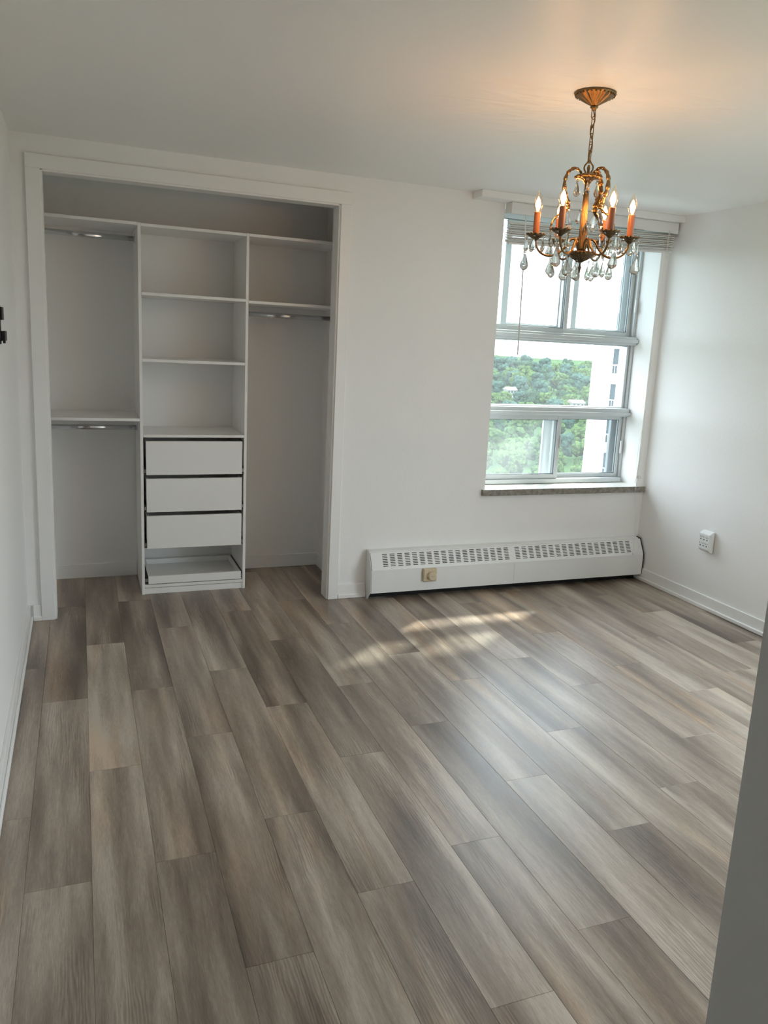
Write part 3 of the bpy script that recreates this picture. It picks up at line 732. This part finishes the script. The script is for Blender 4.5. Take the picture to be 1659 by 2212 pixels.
# crystal prototypes
def drop_mesh(hh, ww, nm):
    bm = bmesh.new()
    add_lathe(bm, [(0, 0), (.10 * ww, -.03 * hh), (.26 * ww, -.28 * hh), (.43 * ww, -.55 * hh), (.50 * ww, -.72 * hh), (.40 * ww, -.88 * hh), (.18 * ww, -.98 * hh), (0, -hh)], 8, sq=0.48)
    bmesh.ops.recalc_face_normals(bm, faces=bm.faces)
    me = bpy.data.meshes.new(nm); bm.to_mesh(me); bm.free(); me.materials.append(CRYS); return me
DROP_L = drop_mesh(.058, .036, 'crystal_drop_large'); DROP_M = drop_mesh(.041, .025, 'crystal_drop_medium')
bm = bmesh.new(); bmesh.ops.create_uvsphere(bm, u_segments=8, v_segments=6, radius=0.0048)
BEAD = bpy.data.meshes.new('crystal_bead'); bm.to_mesh(BEAD); bm.free(); BEAD.materials.append(CRYS)
bm = bmesh.new(); add_tube(bm, [(0, 0, 0.002), (0, 0, -0.004)], 0.0006, 5)
PIN = bpy.data.meshes.new('hanging_pin'); bm.to_mesh(PIN); bm.free(); PIN.materials.append(BRASSD)
def crystal(p, mesh, rz=None, tier=0):
    """bead hung at p with a drop below it"""
    q = p - Vector((CX, CY, ZC))
    d = link('crystal_drop', mesh, ch); d.location = q + Vector((0, 0, -0.014)); d.rotation_euler = (random.uniform(-.12, .12), random.uniform(-.12, .12), random.uniform(0, PI) if rz is None else rz)
    b = link('bead', BEAD, d); b.location = (0, 0, 0.0072)
    n_ = link('hanging_pin', PIN, d); n_.location = (0, 0, 0.002)
    return d
# candle arms
R = 0.165
for k in range(6):
    a = math.radians(30 + 60 * k); ca, sa = math.cos(a), math.sin(a)
    pts = [(.012, 1.918), (.018, 1.940), (.030, 1.955), (.046, 1.946), (.062, 1.920), (.085, 1.900), (.115, 1.893), (.143, 1.903), (.160, 1.925), (R, 1.946)]
    arm = tube('arm', spline([(CX + r * ca, CY + r * sa, z) for r, z in pts], 6), 0.0042, BRASS, ch, 8)
    c = pol(R, a, 0)
    bm = bmesh.new(); add_lathe(bm, [(0, 1.944), (.006, 1.945), (.010, 1.950), (.020, 1.956), (.031, 1.963), (.034, 1.967), (.030, 1.968), (.012, 1.963), (0, 1.963)], 72, (c.x, c.y, 0), flute=12, amp=[0, 0, .04, .08, .10, .10, .08, .02, 0], zamp=[0, 0, 0, .0012, .002, .002, .001, 0, 0])
    obj('candle_cup', bm, BRASSD, ch, smooth=True)
    bm = bmesh.new(); add_lathe(bm, [(0, 1.9635), (.0113, 1.9635), (.0113, 2.042), (.0095, 2.043), (0, 2.040)], 24, (c.x, c.y, 0)); obj('candle_sleeve', bm, CANDLE, ch, smooth=False)
    bend = Vector((math.cos(a + 1.2), math.sin(a + 1.2), 0)) * 0.004
    bm = bmesh.new(); add_lathe(bm, [(0, 2.0436), (.008, 2.0438), (.013, 2.053), (.0158, 2.066), (.0145, 2.080), (.0095, 2.095), (.004, 2.108), (.0008, 2.117), (0, 2.118)], 20, (c.x, c.y, 0))
    for v in bm.verts:
        t = max(0, (v.co.z - 2.085) / .033); v.co += bend * t * t
    bulb = obj('flame_bulb', bm, ENV, ch, smooth=True)
    bm = bmesh.new(); add_lathe(bm, [(0, 2.046), (.0032, 2.048), (.0040, 2.054), (.0085, 2.062), (.0095, 2.070), (.0070, 2.080), (.0030, 2.089), (0, 2.094)], 14, (c.x, c.y, 0)); obj('filament_glow', bm, GLOW, bulb, smooth=True)
    # drops round the cup
    for j in range(5):
        b_ = a + 2 * PI * (j + .1) / 5; p = Vector((c.x + .0325 * math.cos(b_), c.y + .0325 * math.sin(b_), 1.9615))
        crystal(p, DROP_M)
        if j == 0: crystal(p - Vector((0, 0, .050)), DROP_L)
    crystal(pol(.105, a, 1.8885), DROP_L)
    crystal(pol(.040, a + .5, 2.157), DROP_M)
for d_ in (160, 300, 20):
    crystal(pol(.058, math.radians(d_), 2.058), DROP_L)
for k in range(3): crystal(pol(.030, math.radians(90 + 120 * k), 1.884), DROP_L)
for k, (z, r_) in enumerate(((2.085, .0155), (2.04, .0165), (2.00, .017), (1.985, .017))):
    d = crystal(pol(r_, 1.2 + 1.7 * k, z + .02), DROP_M)

# ------------------------------------------------------------------ outside : terrain, trees, houses, apartment block
def ground_z(d, az):
    f = min(max((d - 260) / 760, 0), 1); f = f * f * (3 - 2 * f)
    return -45 + 13 * f + 2.2 * math.sin(d / 70 + az * 9) * min(1, d / 300)
def at(d, azd, z=0.0):
    a = math.radians(azd); return Vector((CAM.x + d * math.sin(a), CAM.y + d * math.cos(a), z))
bm = bmesh.new(); DS = [40, 90, 140, 190, 240, 300, 360, 430, 500, 580, 670, 770, 880, 1000, 1150, 1400, 2600]; AZ = list(range(-60, 181, 4))
VV = [[bm.verts.new(at(d, az, ground_z(d, az))) for az in AZ] for d in DS]
for i in range(len(DS) - 1):
    for j in range(len(AZ) - 1): bm.faces.new((VV[i][j], VV[i][j + 1], VV[i + 1][j + 1], VV[i + 1][j]))
gr = struct(obj('ground', bm, GRASS, None, smooth=True), 'green valley floor rising to a low hill outside the window', 'ground')

def crown_mesh(seed, mat, nm):
    rnd = random.Random(seed); bm = bmesh.new()
    for i in range(46):
        a = rnd.uniform(0, 2 * PI); z = rnd.uniform(-3.2, 4.6)
        prof_ = 4.6 * math.sqrt(max(0.06, 1 - (z / 5.2) ** 2)); rr = prof_ * math.sqrt(rnd.uniform(.15, 1))
        r = rnd.uniform(0.9, 1.9)
        res = bmesh.ops.create_icosphere(bm, subdivisions=2, radius=r)
        c = Vector((rr * math.cos(a), rr * math.sin(a), 8 + z))
        for v in res['verts']:
            n = noise.noise(v.co * 1.3 + Vector((seed * 7, i * 3.1, 0))) * .6 + noise.noise(v.co * 3.4 + Vector((i, seed, 0))) * .5
            v.co = v.co * (1 + n * .6) + c
    add_tube(bm, [(0, 0, 0), (0.1, 0, 3), (0, 0.1, 7)], [.45, .35, .25], 6)
    bm.normal_update()
    bmesh.ops.recalc_face_normals(bm, faces=bm.faces)
    me = bpy.data.meshes.new(nm); bm.to_mesh(me); bm.free(); me.materials.append(mat)
    return me
CROWNS = [crown_mesh(1, LEAF[0], 'tree_fresh'), crown_mesh(2, LEAF[1], 'tree_dark'), crown_mesh(3, LEAF[2], 'tree_bluish'), crown_mesh(4, LEAF[0], 'tree_fresh_b')]
TL = ['fresh green leafy tree in the wooded valley outside the window', 'dark green leafy tree in the wooded valley outside the window', 'bluish green leafy tree in the wooded valley outside the window']
rt = random.Random(11)
HOUSES = [(560, 29.2, 7), (640, 29.9, 7), (520, 33.8, 9)]
d = 205.0
while d < 1000:
    stepm = 9.5 + d / 90
    daz = math.degrees(stepm / d)
    az = 25.6 + rt.uniform(0, daz)
    while az < 38.0:
        k = rt.choice((0, 0, 1, 2, 3, 3)) if d < 420 else rt.choice((0, 1, 2, 2, 3))
        dd = d + rt.uniform(-.25, .25) * stepm
        if any((at(dd, az) - at(hd, ha)).length < hw * .6 + stepm * .62 for hd, ha, hw in HOUSES):
            az += daz; continue
        o = link('tree', CROWNS[k])
        o.location = at(dd, az, ground_z(dd, az) - .5); sc = stepm / 12.6 * rt.uniform(.9, 1.02)
        o.scale = (sc, sc, sc * rt.uniform(.85, 1.05)); o.rotation_euler = (0, 0, rt.uniform(0, 6.28))
        kk = 0 if k == 3 else k
        zn = 0 if dd < 400 else (1 if dd < 680 else 2)
        col_ = ('fresh green', 'dark green', 'bluish green')[kk]; zone = ('on the valley floor below the window', 'on the slope behind the valley trees', 'on the distant hilltop under the sky')[zn]
        tag(o, 'leafy %s tree %s' % (col_, zone), 'tree', '%s trees %s' % (col_, ('on the valley floor', 'on the slope', 'on the hilltop')[zn]))
        az += daz * rt.uniform(1.0, 1.12)
    d += stepm * 1.25 + d * 0.02

def house(dist, azd, w_, dep, hgt, roofm, label, up=6.0):
    p = at(dist, azd); z = ground_z(dist, azd) + up
    hroot = thing('house', (p.x, p.y, z - up), label, 'house')
    box('walls', p.x - w_ / 2, p.x + w_ / 2, p.y - dep / 2, p.y + dep / 2, z - up - 1, z + hgt, HWALL, hroot)
    bm = bmesh.new(); add_prism(bm, [(p.y - dep / 2 - .6, z + hgt), (p.y + dep / 2 + .6, z + hgt), (p.y, z + hgt + dep * .33)], p.x - w_ / 2 - .6, p.x + w_ / 2 + .6)
    obj('roof', bm, roofm, hroot)
    for i in range(3):
        xw = p.x - w_ / 2 + w_ * (i + .5) / 3
        box('window', xw - .7, xw + .7, p.y - dep / 2 - .06, p.y - dep / 2 - .01, z + hgt * .35, z + hgt * .8, FWIN, hroot)
house(560, 29.2, 7, 6, 3, HWALL, 'pale house with a light roof among the trees', 8)
house(640, 29.9, 7, 6, 3, HWALL, 'pale house higher up the wooded hill', 8)
house(520, 33.8, 9, 6, 3, HROOF, 'low house with a reddish roof among the trees', 8)

# white apartment block (built square, then turned to face this way)
AX, AY = CAM.x + 68 * math.sin(math.radians(34.65)), CAM.y + 68 * math.cos(math.radians(34.65))
ab = thing('apartment_building', (AX, AY, -45), 'tall white apartment block with a column of windows outside the window', 'building')
box('walls', AX, AX + 26, AY + 0.4, AY + 18, -45, 24, FACADE, ab)
# facade skin with the recessed window columns left open
cols_ = [(1.62, 2.62), (6.8, 8.8), (13.0, 15.0), (19.0, 21.0)]
st = 2.82; zb = -3.15 - st * 14
zs = [zb + st * i for i in range(24)]
wh = 2.08
xsb = [0.0]
bm = bmesh.new()
last = 0.0
for a, b in cols_:
    add_box(bm, AX + last, AX + a, AY, AY + 0.4, -45, 24); last = b
    zprev = -45
    for z in zs:
        add_box(bm, AX + a, AX + b, AY, AY + 0.4, zprev, z); zprev = z + wh
    add_box(bm, AX + a, AX + b, AY, AY + 0.4, zprev, 24)
add_box(bm, AX + last, AX + 26, AY, AY + 0.4, -45, 24)
obj('facade', bm, FACADE, ab)
bm = bmesh.new(); add_box(bm, 0, 1, 0.30, 0.36, 0, wh); WME = None
first = None
for a, b in cols_:
    for z in zs:
        if z < -20 or z > 18: continue
        if first is None or abs((b - a) - first[1]) > .01:
            bm = bmesh.new(); add_box(bm, AX + a, AX + b, AY + .30, AY + .36, z, z + wh); wo = obj('window', bm, FWIN, ab, origin=(AX + a, AY, z))
            bm = bmesh.new(); wdt = b - a
            for i in range(6): add_box(bm, AX + a + wdt * i / 5 - .02, AX + a + wdt * i / 5 + .02, AY + .05, AY + .09, z, z + .78)
            add_box(bm, AX + a, AX + b, AY + .04, AY + .10, z + .74, z + .82); add_box(bm, AX + a, AX + b, AY + .04, AY + .10, z + .02, z + .10)
            ro = obj('railing', bm, FRAIL, wo)
            bm = bmesh.new(); add_box(bm, AX + a + wdt * .48, AX + a + wdt * .52, AY + .24, AY + .30, z, z + wh); mo = obj('mullion', bm, FACADE, wo)
            first = (wo, b - a, ro, mo)
        else:
            wo = copy_of(first[0], ab, Vector((AX + a, AY, z)) - wloc(ab))
            copy_of(first[2], wo); copy_of(first[3], wo)

ab.rotation_euler = (0, 0, math.radians(-34.65))
